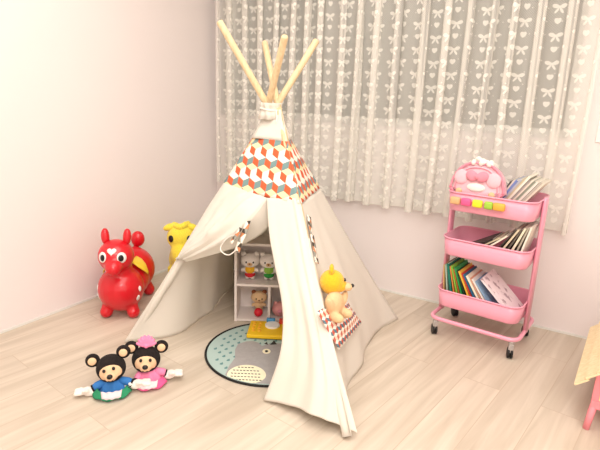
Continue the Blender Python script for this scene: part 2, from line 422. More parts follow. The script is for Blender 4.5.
# ------------------------------------------------------------------ play tent
FEET = {'FL': V((.580, -1.352, 0)), 'FR': V((1.811, -1.439, 0)), 'BR': V((1.569, -.387, 0)), 'BL': V((.331, -.287, 0))}
TIPS = {'FL': V((1.2151, -.7288, 1.4539)), 'FR': V((.9069, -.7119, 1.4509)), 'BR': V((.8841, -1.0335, 1.5110)), 'BL': V((1.2245, -1.0185, 1.4431))}
APEX = V((1.06, -.87, 1.16)); T0 = V((1.06, -.87, 0))
tent = thing('play_tent', T0, 'white canvas teepee play tent with rhombus-print band and wooden poles', 'tent')
def tb(mb, name, **k):
    mb.v = [v-T0 for v in mb.v]; return mb.build(name, tent, **k)
for n in FEET:
    F, T = FEET[n], TIPS[n]; d = (T-F).normalized()
    mb = MB(); mb.tube([F+d*.012, F+d*.02, T-d*.006, T], [.012, .0155, .0155, .012], MT['pole'], 14)
    tb(mb, 'pole')
def L(n, z):                                # cloth corner line outside each pole
    F, T = FEET[n], TIPS[n]; P = F+(T-F)*(z/T.z)
    out = (F-T0); out.z = 0; out.normalize()
    return P+out*(.024 if z > .3 else .024+.006*(1-z/.3))
ZT, ZB0, ZB1 = 1.135, 1.0, .755
def wr(P, n, amp, fr, sd):                  # wrinkle: push along the normal
    return P+n*(amp*(noise.noise(V((P.x*fr, P.y*fr, P.z*fr*.35+sd)))+.4*noise.noise(V((P.x*fr*2.5, P.y*fr*2.5, P.z*fr+sd+9)))))
def pn(a, b):                               # outward normal of the face a-b
    n = (FEET[b]-FEET[a]).cross(APEX-FEET[a]).normalized()
    return n if n.dot(FEET[a]-T0) > 0 else -n
SIDES = [('FL', 'FR'), ('FR', 'BR'), ('BR', 'BL'), ('BL', 'FL')]
# band edges along each corner line (matches the stitched band on the tent)
top = MB(); band = MB(); trim = MB()
acc = 0
for a, b in SIDES:
    n = pn(a, b)
    def ft(u, v, a=a, b=b, n=n):
        z = ZT+(ZB0-ZT)*v; P = L(a, z).lerp(L(b, z), u); return wr(P, n, .006+.004*v, 14, 2)+n*.006*math.sin(u*PI)*v
    top.grid(ft, 8, 8, MT['cloth'])
    def fb(u, v, a=a, b=b, n=n):
        z = ZB0+(ZB1-ZB0)*v; P = L(a, z).lerp(L(b, z), u); return wr(P, n, .008, 10, 2)+n*.006*math.sin(u*PI)
    wtop = (L(a, ZB0)-L(b, ZB0)).length; wb = (L(a, ZB1)-L(b, ZB1)).length
    def fuv(u, v): ww = wtop+(wb-wtop)*v; return (acc+3+(u-.5)*ww, -v*.285)
    band.grid(fb, 20, 14, MT['rhomb'], fuv)
    acc += .43
tb(top, 'top_cloth', solid=.002); tb(band, 'patterned_band', solid=.0024)
for n in FEET:
    F, T = FEET[n], TIPS[n]; d = (T-F).normalized(); mb = MB()
    zz0 = .012
    ps = [F+d*(zz0+.78*k/20) for k in range(21)]
    mb.tube(ps, [.0185+.0015*math.sin(k*1.7+F.x*9) for k in range(21)], MT['cloth'], 16); tb(mb, 'pole_sleeve')
# gathered collar tied round the poles
mb = MB(); rings = []
for k, (z, r) in enumerate([(1.09, .06), (1.12, .05), (1.135, .043), (1.15, .046), (1.165, .05)]):
    rings.append([V((1.06-(z-1.16)*.05+ (r+.005*math.sin(9*q+k))*math.cos(q), -.87+(r+.005*math.sin(9*q+k))*math.sin(q), z)) for q in [2*PI*i/48 for i in range(48)]])
mb.loft(rings, MT['cloth'], cap=(False, False)); tb(mb, 'collar', solid=.002)
mb = MB(); mb.tube([(1.06+.05*math.cos(q), -.87+.05*math.sin(q), 1.135+.004*math.sin(2*q)) for q in [2*PI*i/32 for i in range(32)]], .004, MT['string'], 8, closed=True)
mb.tube([(1.11, -.90, 1.135), (1.125, -.915, 1.10), (1.12, -.92, 1.05)], .003, MT['string'], 8)
tb(mb, 'tie_cord')
def lerpl(ps, u):
    x = u*(len(ps)-1); i = min(int(x), len(ps)-2); f = x-i
    p0 = ps[max(i-1, 0)]; p1 = ps[i]; p2 = ps[i+1]; p3 = ps[min(i+2, len(ps)-1)]
    return .5*((2*p1)+(p2-p0)*f+(2*p0-5*p1+4*p2-p3)*f*f+(3*p1-p0-3*p2+p3)*f**3)
def side(a, b, hem, name, g=2.2, amp=.012, zt=ZB1, sd=5, lift=None, nu=40, nv=44, cloth='cloth'):
    n = pn(a, b); mb = MB()
    def f(u, v):
        z = zt*(1-v)+.004*v
        P = L(a, z).lerp(L(b, z), u)
        Hm = lerpl(hem, u); base = L(a, .004).lerp(L(b, .004), u)
        D = Hm-base; D.z = D.z
        P = P+D*(v**g)
        e = math.sin(u*PI)**.5
        fold = amp*.8*math.sin(u*PI*7+v*1.5+sd)*v*e
        return wr(P, n, amp*e*(.4+v*.8), 5, sd)+n*fold
    mb.grid(f, nu, nv, MT[cloth]); return tb(mb, name, solid=.0022), f
h3 = lambda l: [V(p if len(p) == 3 else (p[0], p[1], .004)) for p in l]
side('FL', 'BL', h3([(.575, -1.40, .004), (.70, -1.25), (.726, -1.095), (.69, -.93), (.651, -.787), (.57, -.60), (.477, -.418), (.331, -.287)]), 'side_panel', 1.9, .010)
_, RP = side('FR', 'BR', h3([(1.83, -1.45, .03), (1.70, -1.25), (1.652, -1.06), (1.615, -.86), (1.56, -.62), (1.60, -.36)]), 'side_panel', 2.6, .011, sd=8)
side('BR', 'BL', h3([(1.585, -.36), (1.3, -.31), (.95, -.26), (.6, -.24), (.32, -.27)]), 'back_panel', 1.5, .010, sd=3)
# hem edge on the right side is the same cloth; front flaps ------------------
NF = pn('FL', 'FR')
fp = lambda x, y, off=0: at_plane(x, y, FEET['FL']+NF*.019+NF*off, NF)
# right front flap: hangs from the band, inner edge drawn a little to the right
inner = [fp(267, 198, .0), fp(269, 232, .0), fp(274, 262, .0), fp(281, 296, 0), fp(283, 325, .0), fp(279, 358, .0), at_z(264, 400, .004)]
outer = [L('FR', .775), L('FR', .62)+V((.004, -.004, 0)), L('FR', .48)+V((.008, -.006, 0)), L('FR', .34)+V((.016, -.006, 0)), L('FR', .2)+V((.02, 0, 0)), L('FR', .1)+V((.02, .01, 0)), V((1.838, -1.432, .035))]
mb = MB()
def fr_(u, v):
    a = lerpl(inner, v); b = lerpl(outer, v); P = a.lerp(b, u)
    if v < .1: P.z = P.z
    hem = V((0, 0, .022*math.sin(u*PI)*v**4))
    bul = .016*math.sin(u*PI)*v
    fold = (.012*math.sin(u*10+1+v)+.007*math.sin(u*21+v*2))*v**1.3*math.sin(min(1, u*3+.1)*PI/2)
    cr = .014*math.exp(-((u-.86+.12*v)/.05)**2)*(.3+v)
    return wr(P+NF*(bul+fold+cr), NF, .006, 6, 4)+hem
mb.grid(fr_, 44, 50, MT['cloth']); tb(mb, 'door_flap', solid=.0022)
# left front flap: swept back over the pole and folded under
nf = 9
def Lz(z, o=0): return L('FL', z)+V((-.004, -.004, 0))*o
out_l = [Lz(.785), Lz(.69, 1), Lz(.60, 1), Lz(.50, 1), Lz(.41, .5)]
crease = [fp(267, 198, .004), fp(252, 216, .030), fp(238, 230, .04), fp(215, 245, .035), fp(184, 260, .012)]
under = [fp(268, 199, -.004), fp(268, 227, -.06), fp(246, 243, -.05), fp(222, 252, -.02), fp(185, 262, .0)]
mb = MB()
def fl_(u, v):
    a = lerpl(out_l, v); b = lerpl(crease, v); P = a.lerp(b, u)
    e = math.sin(u*PI)
    fold = .016*e*(1-.3*v)+.012*math.sin(u*8+v*5.)*e+.006*math.sin(u*19+v*3)*e
    return wr(P+NF*(fold+.005*math.sin(u*31+v*9+2*math.sin(v*7))*e), NF, .012*e, 11, 14)
mb.grid(fl_, 26, 34, MT['cloth'])
def fl2(u, v):
    a = lerpl(crease, v); b = lerpl(under, v); P = a.lerp(b, u)
    return P-NF*.004*math.sin(u*PI)
mb.grid(fl2, 8, 34, MT['cloth']); tb(mb, 'door_flap', solid=.0022)
# patterned tie and its cord loop
mb = MB()
tp = [fp(248, 221, .05), fp(245, 231, .062), fp(240, 242, .06), fp(237, 252, .055)]
def strip(ps, wdt, mbb, mk, nrm=None, k=14):
    def f(u, v):
        c = lerpl(ps, v); tdir = (lerpl(ps, min(1, v+.02))-lerpl(ps, max(0, v-.02))).normalized()
        s_ = tdir.cross(nrm).normalized(); return c+s_*(u-.5)*wdt
    LL = sum((ps[i+1]-ps[i]).length for i in range(len(ps)-1))
    mbb.grid(f, 3, k, MT[mk], lambda u, v: (u*wdt, v*LL))
strip(tp, .028, mb, 'strip', NF)
strip([fp(241, 228, .066), fp(236, 236, .072), fp(231, 243, .066)], .018, mb, 'strip', NF)
o = tb(mb, 'flap_tie', solid=.002); plabel(o, 'patterned fabric tie')
mb = MB(); mb.tube([lerpl([fp(240, 234, .062), fp(229, 237, .06), fp(221, 246, .05), fp(222, 252, .05), fp(229, 255, .055), fp(236, 250, .06)], k/24) for k in range(25)], .0028, MT['string'], 8)
tb(mb, 'tie_cord')
# stitched opening strip and printed pocket on the right side panel
NR = pn('FR', 'BR')
rp = lambda x, y, off=0: at_plane(x, y, FEET['FR']+NR*(.016+off), NR)
mb = MB(); strip([rp(309, 216, .022), rp(311, 230, .022), rp(314, 245, .022), rp(317, 263, .022)], .03, mb, 'strip', NR)
o = tb(mb, 'window_tie', solid=.002); plabel(o, 'patterned fabric strip at the side slit')
mb = MB(); q4 = [rp(316, 312, .01), rp(343, 297, .006), rp(361, 323, .004), rp(338, 350, .008)]
def pk(u, v):
    P = q4[0].lerp(q4[1], u).lerp(q4[3].lerp(q4[2], u), v); return P+NR*(.004+.018*math.sin(u*PI)*math.sin(v*PI))
us = (q4[1]-q4[0]).length; vs_ = (q4[3]-q4[0]).length
mb.grid(pk, 10, 10, MT['rhomb_small'], lambda u, v: (u*us, v*vs_))
o = tb(mb, 'pocket', solid=.002); plabel(o, 'small pocket with coloured rhombus print')
# ------------------------------------------------------------------ plush toys and ride-ons
def hop_horse():
    loc = V((.235, -1.07, 0)); rz = math.atan2(-.83, .55)
    t = thing('inflatable_horse', loc, 'glossy red inflatable ride-on horse with yellow saddle beside the left wall', 'ride-on toy', rz)
    Rd = MT['red_plastic']
    b = MB()
    CH = ((.125, 0, .152), (.122, .122, .124)); RU = ((-.115, 0, .175), (.135, .125, .132))
    b.ell(*CH, Rd); b.ell((0, 0, .155), (.16, .118, .112), Rd); b.ell(*RU, Rd)
    HD = ((.165, -.004, .350), (.094, .092, .088)); b.ell((.135, 0, .25), (.075, .07, .09), Rd); b.ell(*HD, Rd)
    SN = ((.240, .004, .318), (.062, .046, .044)); b.ell(*SN, Rd, rot=(0, .25, .2))
    for sy in (-1, 1):
        b.ell((.17, sy*.072, .032), (.036, .034, .033), Rd); b.tube([(.15, sy*.055, .1), (.168, sy*.07, .04)], .032, Rd)
        b.ell((-.15, sy*.078, .034), (.038, .035, .034), Rd); b.tube([(-.13, sy*.06, .1), (-.15, sy*.075, .045)], .033, Rd)
    o = b.build('body', t, remesh=.006, smoothit=6)
    for sy in (-1, 1):
        e = MB(); e.tube([(.15, -.004+sy*.050, .405), (.146, -.004+sy*.057, .44), (.142, -.004+sy*.058, .472), (.14, -.004+sy*.058, .494)], [.016, .0235, .021, .009], Rd, 16)
        e.build('ear', t, sub=1)
        f = V((.95, sy*.62+.05, .20))
        ey = MB(); ey.decal(*HD, f, (0, 0, 1), circ(20, .28, .33), MT['white_paint'], 1.02); eo = ey.build('eye', t)
        pu = MB(); pu.decal(*HD, f+V((.06, -sy*.04, -.02)), (0, 0, 1), circ(16, .15, .19), MT['black_paint'], 1.04); pu.build('pupil', eo)
    tl = MB(); tl.tube([(-.19, .0, .25), (-.205, .0, .29), (-.212, 0, .31)], [.018, .015, .017], Rd, 12); tl.ell((-.215, .01, .330), (.038, .040, .048), Rd); tl.build('tail', t, remesh=.004, smoothit=3)
    h = MB(); h.decal(*HD, (.86, .03, .56), (0, 0, 1), heart_shape(.26), MT['white_paint'], 1.02); plabel(h.build('forehead_heart', t), 'white heart on the forehead')
    s = MB()
    sh = [(-.3, .62), (.36, .62), (.38, .3), (.28, 0), (.16, -.35), (.07, -.45), (-.06, -.25), (-.27, .15)]
    s.decal((0.02, 0, .17), (.165, .122, .125), (.1, .8, .6), (0, 0, 1), [(a*1.0, b_*1.0) for a, b_ in sh], MT['yellow_paint'], 1.06, rings=5)
    s.decal((0.02, 0, .17), (.165, .122, .125), (.1, -.8, .6), (0, 0, 1), [(-a*1.1, b_*1.0) for a, b_ in sh], MT['yellow_paint'], 1.06, rings=5)
    plabel(s.build('saddle', t), 'yellow painted saddle')
    for k, (d, r_) in enumerate([((.35, .93, .12), .11), ((.45, .88, -.28), .12), ((.35, -.9, .15), .1), ((.4, -.9, -.25), .11)]):
        q = MB(); q.decal(*CH, d, (0, 0, 1), circ(18, r_*.8, r_*1.15), MT['white_paint'], 1.003); plabel(q.build('spot', t), 'white spot on the chest side')
    m_ = MB(); m_.tube([(SN[0][0]+.052, (.004+.03*math.sin(a)), .300+.008*math.cos(a*2)) for a in [(-1+2*k/8) for k in range(9)]], .0025, MT['ball_red'], 6); m_.build('mouth', t)
hop_horse()
def yellow_plush():
    loc = V((.309, -.694, 0)); rz = math.radians(-53)
    t = thing('plush_pony', loc, 'yellow plush pony with dark eyes and tufted forelock behind the left tent flap', 'plush toy', rz)
    Y = MT['yellow_plush']; b = MB()
    b.ell((-.07, 0, .17), (.14, .10, .10), Y); b.ell((.03, 0, .22), (.08, .08, .11), Y)
    HD = ((.085, 0, .355), (.078, .086, .080)); b.ell(*HD, Y); b.ell((.125, 0, .275), (.058, .060, .085), Y, rot=(0, -.35, 0))
    for sx in (-.15, .03):
        for sy in (-1, 1): b.tube([(sx, sy*.055, .15), (sx, sy*.06, .03)], [.042, .036], Y); b.ell((sx+.005, sy*.06, .035), (.042, .038, .034), Y)
    b.build('body', t, remesh=.007, smoothit=4)
    for sy in (-1, 1):
        e = MB(); e.ell((.09, sy*.066, .418), (.026, .040, .020), Y, rot=(-sy*.35, 0, 0)); e.build('ear', t)
        y = MB(); y.decal(*HD, (.8, sy*.62, .08), (0, 0, 1), circ(18, .20, .25), MT['black_paint'], 1.05); y.build('eye', t)
    h = MB(); rn = random.Random(4)
    for k in range(9):
        a = -1.3+2.6*k/8; h.ell((.10+.02*math.cos(a*2), (.042*math.sin(a)), .425+.012*rn.random()), (.024, .016, .02), Y)
    h.build('forelock', t, remesh=.004, smoothit=2)
    n_ = MB(); n_.tube([(-.2, 0, .2), (-.235, 0, .17), (-.245, 0, .12)], [.014, .012, .018], Y); n_.build('tail', t)
yellow_plush()
# ---- the two hand puppets
def mitt(side_, M):
    b = MB(); W = MT['white_plush']
    b.ell((0, 0, 0), (.022, .028, .018), W)
    for k in range(3): b.tube([(0.002, side_*.012, 0), (.008-.012*k+.006, side_*.032, -.003), (.008-.014*k+.006, side_*.047, -.010)], [.011, .0105, .008], W); b.ell((.008-.014*k+.006, side_*.047, -.010), .0085, W)
    b.tube([(.01, 0, .004), (.022, side_*.012, .014), (.028, side_*.02, .016)], [.01, .009, .007], W); b.ell((.028, side_*.02, .016), .0075, W)
    b.v = [M @ v for v in b.v]; return b
def puppet(loc, rz, roll, label, coatk, hemk, bowk, headz, headoff, hands, earmul=1):
    t = thing('hand_puppet', loc, label, 'hand puppet', rz, 'plush hand puppets sitting on the floor')
    BK = MT['black_plush']; C = MT[coatk]
    b = MB(); rings = []
    prof = [(.0, .038, .052, .014), (.010, .040, .054, .014), (.024, .036, .048, .008), (.042, .032, .040, .0), (.058, .028, .034, -.005)]
    for z, rx, ry, cx in prof:
        rings.append([V((cx+(rx+.004*math.sin(7*q))*math.cos(q), (ry+.004*math.sin(6*q))*math.sin(q), z+.002)) for q in [2*PI*i/36 for i in range(36)]])
    b.loft(rings, C, cap=(True, True)); b.build('coat', t, sub=1)
    h = MB()                                        # open glove hem spread towards the front
    def hm(u, v):
        a = (u-.5)*PI*1.0; r_ = .054+.020*v
        return (.03+math.cos(a)*(.038+.022*v)-.004, math.sin(a)*r_*1.0, .032-.022*v+.004*math.sin(a*7)*v)
    h.grid(hm, 30, 5, MT[hemk]); o = h.build('glove_hem', t, solid=.008); plabel(o, 'trimmed glove hem')
    h = MB(); h.grid(lambda u, v: (.069+.021*v-.010*(2*u-1)**2, (u-.5)*.080*(1-.1*v), .037-.020*v+.002*math.sin(u*20)), 16, 3, MT['lilac_cloth']); h.build('lining', t, solid=.004)
    for sg in (-1, 1):
        hy = hands[0 if sg < 0 else 1]
        a = MB(); P0 = V((.0, sg*.028, .044)); P1 = V(hy)
        a.tube([P0, P0.lerp(P1, .5)+V((0, 0, .004)), P0.lerp(P1, .72)], [.018, .017, .016], C); so = a.build('sleeve', t)
        a = MB(); a.tube([P0.lerp(P1, .68), P0.lerp(P1, .78)], .0178, BK); a.build('cuff', so)
        mitt(sg, Matrix.Translation(P1) @ Matrix.Rotation(sg*.25, 4, 'X') @ Matrix.Scale(1.0, 4)).build('hand', t, remesh=.0028, smoothit=2)
    HM = Matrix.Translation(V(headoff)+V((0, 0, headz))) @ Matrix.Rotation(roll, 4, 'X') @ Matrix.Rotation(math.radians(-14), 4, 'Y')
    hb = MB(); hb.ell((0, 0, 0), (.052, .060, .057), BK, HM); hb.ell((.012, 0, -.024), (.044, .046, .03), BK, HM)
    ho = hb.build('head', t, remesh=.004, smoothit=3)
    def hp(mb_, name, mlab=None, **k):
        o_ = mb_.build(name, ho, **k)
        if mlab: plabel(o_, mlab)
        return o_
    f = MB(); f.ell((.026, 0, -.008), (.032, .046, .042), MT['tan_plush'], HM); f.ell((.052, 0, -.024), (.022, .024, .018), MT['tan_plush'], HM)
    hp(f, 'muzzle', 'tan plush muzzle', remesh=.0035, smoothit=3)
    for sg in (-1, 1):
        e = MB(); e.ell((.056, sg*.019, .008), (.006, .0065, .0075), MT['black_paint'], HM); hp(e, 'eye')
        e = MB(); e.ell((-.004, sg*.062*earmul, .050), (.018, .029, .028), BK, HM)
        oo = hp(e, 'ear'); e = MB(); e.ell((.011, sg*.062*earmul, .049), (.006, .017, .016), MT['tan_plush'], HM); e.build('inner_ear', oo)
    n_ = MB(); n_.ell((.074, 0, -.016), (.009, .012, .010), MT['black_paint'], HM); hp(n_, 'nose')
    n_ = MB(); n_.tube([HM @ V((.071, y_, -.033-.004*math.cos(y_*160))) for y_ in [(-.011+.022*k/8) for k in range(9)]], .0014, MT['black_paint'], 6); hp(n_, 'mouth')
    if bowk:
        w_ = MB()
        for sg in (-1, 1):
            for k in range(4):
                a = .35+.34*k; w_.ell((.016, sg*.022*math.cos(a), .054+.030*math.sin(a)), (.012, .008, .024), MT[bowk], HM, rot=(-sg*(PI/2-a)*1.0, 0, 0))
        w_.ell((.026, 0, .060), (.01, .009, .009), MT[bowk], HM); hp(w_, 'hair_bow', 'pink gathered bow', remesh=.003, smoothit=1)
    else:
        w_ = MB(); w_.ell((.0, 0, .0), (.001, .001, .001), BK, HM)
    return t
puppet((.860, -1.700, 0), math.radians(-43), math.radians(12), 'black bear hand puppet in a blue coat with green glove hem', 'blue_cloth', 'green_cloth', None, .092, (-.026, -.004, 0), [(.012, -.090, .018), (.020, .096, .030)])
puppet((.928, -1.567, 0), math.radians(-46), math.radians(-3), 'black bear hand puppet in a pink dress with pink bow on its head', 'pink_cloth', 'hot_pink', 'pink_cloth', .092, (-.028, -.010, 0), [(.045, -.055, .018), (.006, .086, .028)])
# ---- yellow bear in the pocket
def gold_bear():
    c = rp(334, 304, .040); c.z -= .05; t = thing('teddy_bear', c, 'golden yellow teddy bear in cream top sitting at the right tent pocket', 'plush toy', math.radians(-8))
    G = MT['gold_plush']; C = MT['cream_plush']
    b = MB(); b.ell((0, 0, .05), (.036, .046, .055), C); b.ell((.01, -.04, .06), (.018, .016, .04), C, rot=(.5, 0, 0)); b.ell((.012, .045, .058), (.018, .016, .04), C, rot=(-.6, 0, 0))
    b.ell((.035, -.03, .012), (.035, .02, .02), C); b.ell((.035, .032, .012), (.035, .02, .02), C)
    b.build('body', t, remesh=.005, smoothit=3)
    hc = rp(332, 282, .056)-c; hc = Matrix.Rotation(math.radians(8), 3, 'Z') @ hc
    HM = Matrix.Translation(hc) @ Matrix.Rotation(math.radians(35), 4, 'Z') @ Matrix.Rotation(math.radians(-14), 4, 'X')
    h = MB(); h.ell((0, 0, 0), (.052, .055, .052), G, HM); h.ell((.03, 0, -.012), (.034, .034, .028), G, HM); ho = h.build('head', t, remesh=.005, smoothit=3)
    for sg in (-1, 1): e = MB(); e.ell((-.004, sg*.034, .052), (.010, .015, .019), G, HM); e.build('ear', ho)
    q = MB(); q.ell((.062, 0, -.016), (.022, .024, .018), C, HM); q.build('muzzle', ho)
    q = MB(); q.ell((.083, 0, -.010), (.008, .010, .008), MT['black_paint'], HM); q.build('nose', ho)
    for sg in (-1, 1): q = MB(); q.ell((.052, sg*.020, .012), .0045, MT['black_paint'], HM); q.build('eye', ho)
gold_bear()
# ------------------------------------------------------------------ cube shelf inside the tent
SR = math.radians(30); sl = V((.865, -.899, 0))
shf = thing('cube_shelf', sl, 'small white cube shelf standing inside the tent behind the round rug', 'shelf', SR)
SW, SD, SH, ST, SM = .37, .17, .445, .013, .218
mb = MB(); w_ = MT['shelf_white']
MB().box((0, 0, 0), (ST, SD, SH), w_).build('side_panel', shf, smooth=False, bevel=.001)
MB().box((SW-ST, 0, 0), (SW, SD, SH), w_).build('side_panel', shf, smooth=False, bevel=.001)
MB().box((ST, 0, SH-ST), (SW-ST, SD, SH), w_).build('top_board', shf, smooth=False)
MB().box((ST, 0, .004), (SW-ST, SD, .004+ST), w_).build('bottom_board', shf, smooth=False)
MB().box((ST, .001, SM-ST), (SW-ST, SD, SM), w_).build('shelf_board', shf, smooth=False)
MB().box((.18, .002, .004+ST), (.18+ST, SD, SM-ST), w_).build('divider', shf, smooth=False)
MB().box((ST, SD-.006, .004+ST), (SW-ST, SD-.001, SH-ST), w_).build('back_board', shf, smooth=False)
SMt = Matrix.Translation(sl) @ Matrix.Rotation(SR, 4, 'Z')
def small_toy(pos, rz, label, headm, shirt, short, ribbon=None, s=1, name='plush_doll'):
    P = SMt @ V(pos); t = thing(name, P, label, 'plush toy', SR+rz, 'plush toys on the cube shelf'); t.scale = (s, s, s)
    H = MT[headm]
    b = MB(); b.ell((0, 0, .045), (.022, .026, .030), H)
    for sg in (-1, 1):
        b.ell((.0, sg*.013, .013), (.018, .012, .0125), H); b.ell((.006, sg*.030, .052), (.010, .016, .010), H, rot=(-sg*.5, 0, 0))
    b.v = [Matrix.Rotation(-PI/2, 4, 'Z') @ v for v in b.v]; b.build('body', t, remesh=.0035, smoothit=2)
    if shirt: b = MB(); b.ell((0, 0, .053), (.026, .030, .022), MT[shirt]); b.build('shirt', t)
    if short: b = MB(); b.ell((0, 0, .028), (.026, .029, .016), MT[short]); b.build('shorts', t)
    b = MB(); b.ell((0, 0, .098), (.047, .036, .036), H)
    ho = b.build('head', t)
    for sg in (-1, 1):
        b = MB(); b.ell((sg*.031, 0, .129), (.014, .009, .013), H); b.build('ear', ho)
        b = MB(); b.ell((sg*.017, -.034, .098), (.0036, .0025, .005), MT['black_paint']); b.build('eye', ho)
    b = MB(); b.ell((0, -.033, .088), (.013, .008, .010), MT['cream_plush']); mo = b.build('muzzle', ho)
    b = MB(); b.ell((0, -.041, .091), (.005, .003, .004), MT['brown_plush']); b.build('nose', ho)
    if ribbon:
        b = MB(); b.tube([(.008+.032*k/6, -.022+.0*k, .131-.012*(k/6)**2) for k in range(7)], .006, MT[ribbon], 8); b.build('headband', ho)
    return t
small_toy((.075, .075, SM), .05, 'white plush bear in yellow shirt and red shorts on the upper shelf', 'white_plush', 'yellow_shirt', 'red_cloth', None, 1.12)
small_toy((.178, .075, SM), .0, 'white plush bear in green outfit on the upper shelf', 'white_plush', 'lime_shirt', 'green_shorts', None, 1.12)
t = small_toy((.125, .09, .017), .1, 'cream plush dog with brown ears holding a red ball in the lower shelf cell', 'cream_plush', None, None, None, .95, 'plush_dog')
for c in list(bpy.data.objects):
    if c.parent and c.parent.parent == t and c.name.startswith('ear'): c.data.materials[0] = MT['brown_plush']; c.scale = (1, 1, 1)
P = SMt @ V((.128, .030, .0445)); b = MB(); b.ell(P, .024, MT['ball_red']); bo = b.build('toy_ball', origin=P); tag(bo, 'small red ball held in front of the cream plush dog', 'ball')
P = SMt @ V((.245, .055, .058)); t = thing('plush_pig', P, 'round pink plush toy in the lower right shelf cell', 'plush toy', SR, 'plush toys on the cube shelf')
b = MB(); b.ell((0, 0, 0), (.045, .04, .041), MT['peach_plush']); b.build('body', t)
for sg in (-1, 1): b = MB(); b.ell((sg*.026, -.008, .037), (.010, .006, .011), MT['peach_plush']); b.build('ear', t)
b = MB(); b.ell((0, -.04, .003), (.013, .007, .010), MT['rose_cloth']); b.build('snout', t)
# ------------------------------------------------------------------ round rug with printed creature
RC = V((1.21, -1.069, 0)); RR = .302
rug = thing('round_rug', RC, 'round pale teal rug printed with a grey animal and droplets inside the tent', 'rug')
pts = circ(96, RR-.006)
mb = MB(); mb.prism(pts, .0005, .007, MT['mat_teal'])
def flat(poly, z, mk):
    P = []
    for p in poly:
        q = V((p[0]-RC.x, p[1]-RC.y, 0))
        if q.length > RR-.012: q = q.normalized()*(RR-.012)
        P.append((q.x, q.y))
    n = len(P); cx = sum(a for a, b in P)/n; cy = sum(b for a, b in P)/n
    mb.add([(cx, cy, z)]+[(a, b, z) for a, b in P], [(0, 1+i, 1+(i+1) % n) for i in range(n)], MT[mk])
zz = lambda x, y: tuple(at_z(x, y, .007))[:2]
ud = V((.866, .5)); vd = V((.5, -.866))
for i in range(-10, 11):
    for j in range(-10, 11):
        c = V((RC.x, RC.y))+ud*(i*.052+(j % 2)*.026)+vd*(j*.034)
        if (c-V((RC.x, RC.y))).length < RR-.035:
            flat([tuple(c+ud*(a*.0105)+vd*(b*.011)) for a, b in [(.35, -1.2), (.6, -.4), (.8, .2), (.6, .75), (0, 1), (-.6, .75), (-.8, .2), (-.3, -.5)]], .0073, 'mat_drop')
flat([zz(*q) for q in [(238, 344), (246, 341.5), (253, 341), (259, 343), (262, 346), (268, 344), (275, 343), (284, 344), (294, 350), (300, 360), (297, 374), (287, 384), (274, 388), (255, 388), (238, 386), (225, 382), (225, 375), (229, 366), (235, 358), (235, 350)]], .0076, 'mat_grey')
bel = [zz(246.5+19.5*math.cos(a), 375.5+(10.5 if math.sin(a) < 0 else 8.5)*math.sin(a)) for a in [2*PI*k/40 for k in range(40)]]
flat(bel, .0079, 'mat_cream')
for r_ in range(6):
    y_ = 367.2+r_*3.1; half = 19*math.sqrt(max(0, 1-((y_-375.5)/10.5)**2))-2
    k = int(half*2/3.4)
    for i in range(k):
        x_ = 246.5-half+3.4*i+1; yy = y_+.04*(x_-246)
        flat([zz(x_, yy), zz(x_+2.2, yy+.15), zz(x_+2.2, yy+1.0), zz(x_, yy+.8)], .0082, 'mat_dark')
flat([zz(266.5+4.2*math.cos(a), 351.5+2.6*math.sin(a)) for a in [2*PI*k/16 for k in range(16)]], .0082, 'mat_cream')
flat([zz(266.5+1.6*math.cos(a), 351.5+1.2*math.sin(a)) for a in [2*PI*k/12 for k in range(12)]], .0085, 'mat_dark')
flat([zz(270, 345), zz(274, 340.5), zz(277, 344.5)], .0082, 'mat_dark'); flat([zz(264, 344), zz(267, 342), zz(268, 345)], .0082, 'mat_dark')
mb.build('rug_top', rug, smooth=False)
mb = MB(); mb.tube([(RR*math.cos(a), RR*math.sin(a), .006) for a in [2*PI*k/96 for k in range(96)]], .0055, MT['mat_black'], 10, closed=True); plabel(mb.build('rim', rug), 'black bound rim')
# yellow activity board toy on the rug
yr = math.radians(28); yt = thing('activity_board', (.972, -.892, .012), 'yellow toy activity board with white round button lying on the rug', 'toy', yr)
MB().box((0, -.165, 0), (.215, 0, .022), MT['toy_yellow']).build('board', yt, smooth=False, bevel=.006)
for k, (x_, y_) in enumerate([(.025, -.03), (.055, -.03), (.025, -.06), (.055, -.06), (.025, -.09), (.055, -.09), (.03, -.12), (.06, -.12)]):
    b = MB(); b.ell((x_, y_, .022), (.009, .009, .006), MT['orange_toy']); plabel(b.build('peg', yt), 'orange peg')
b = MB(); b.prism(circ(32, .038, None, .12, -.055), .018, .032, MT['white_paint']); plabel(b.build('button', yt, smooth=False, bevel=.004), 'large white round button')
b = MB(); b.box((.085, -.022, .018), (.13, -.002, .044), MT['toy_blue']); plabel(b.build('block', yt, smooth=False, bevel=.004), 'blue block')
b = MB(); b.box((.152, -.03, .018), (.19, -.002, .044), MT['toy_red']); plabel(b.build('block', yt, smooth=False, bevel=.004), 'red block')
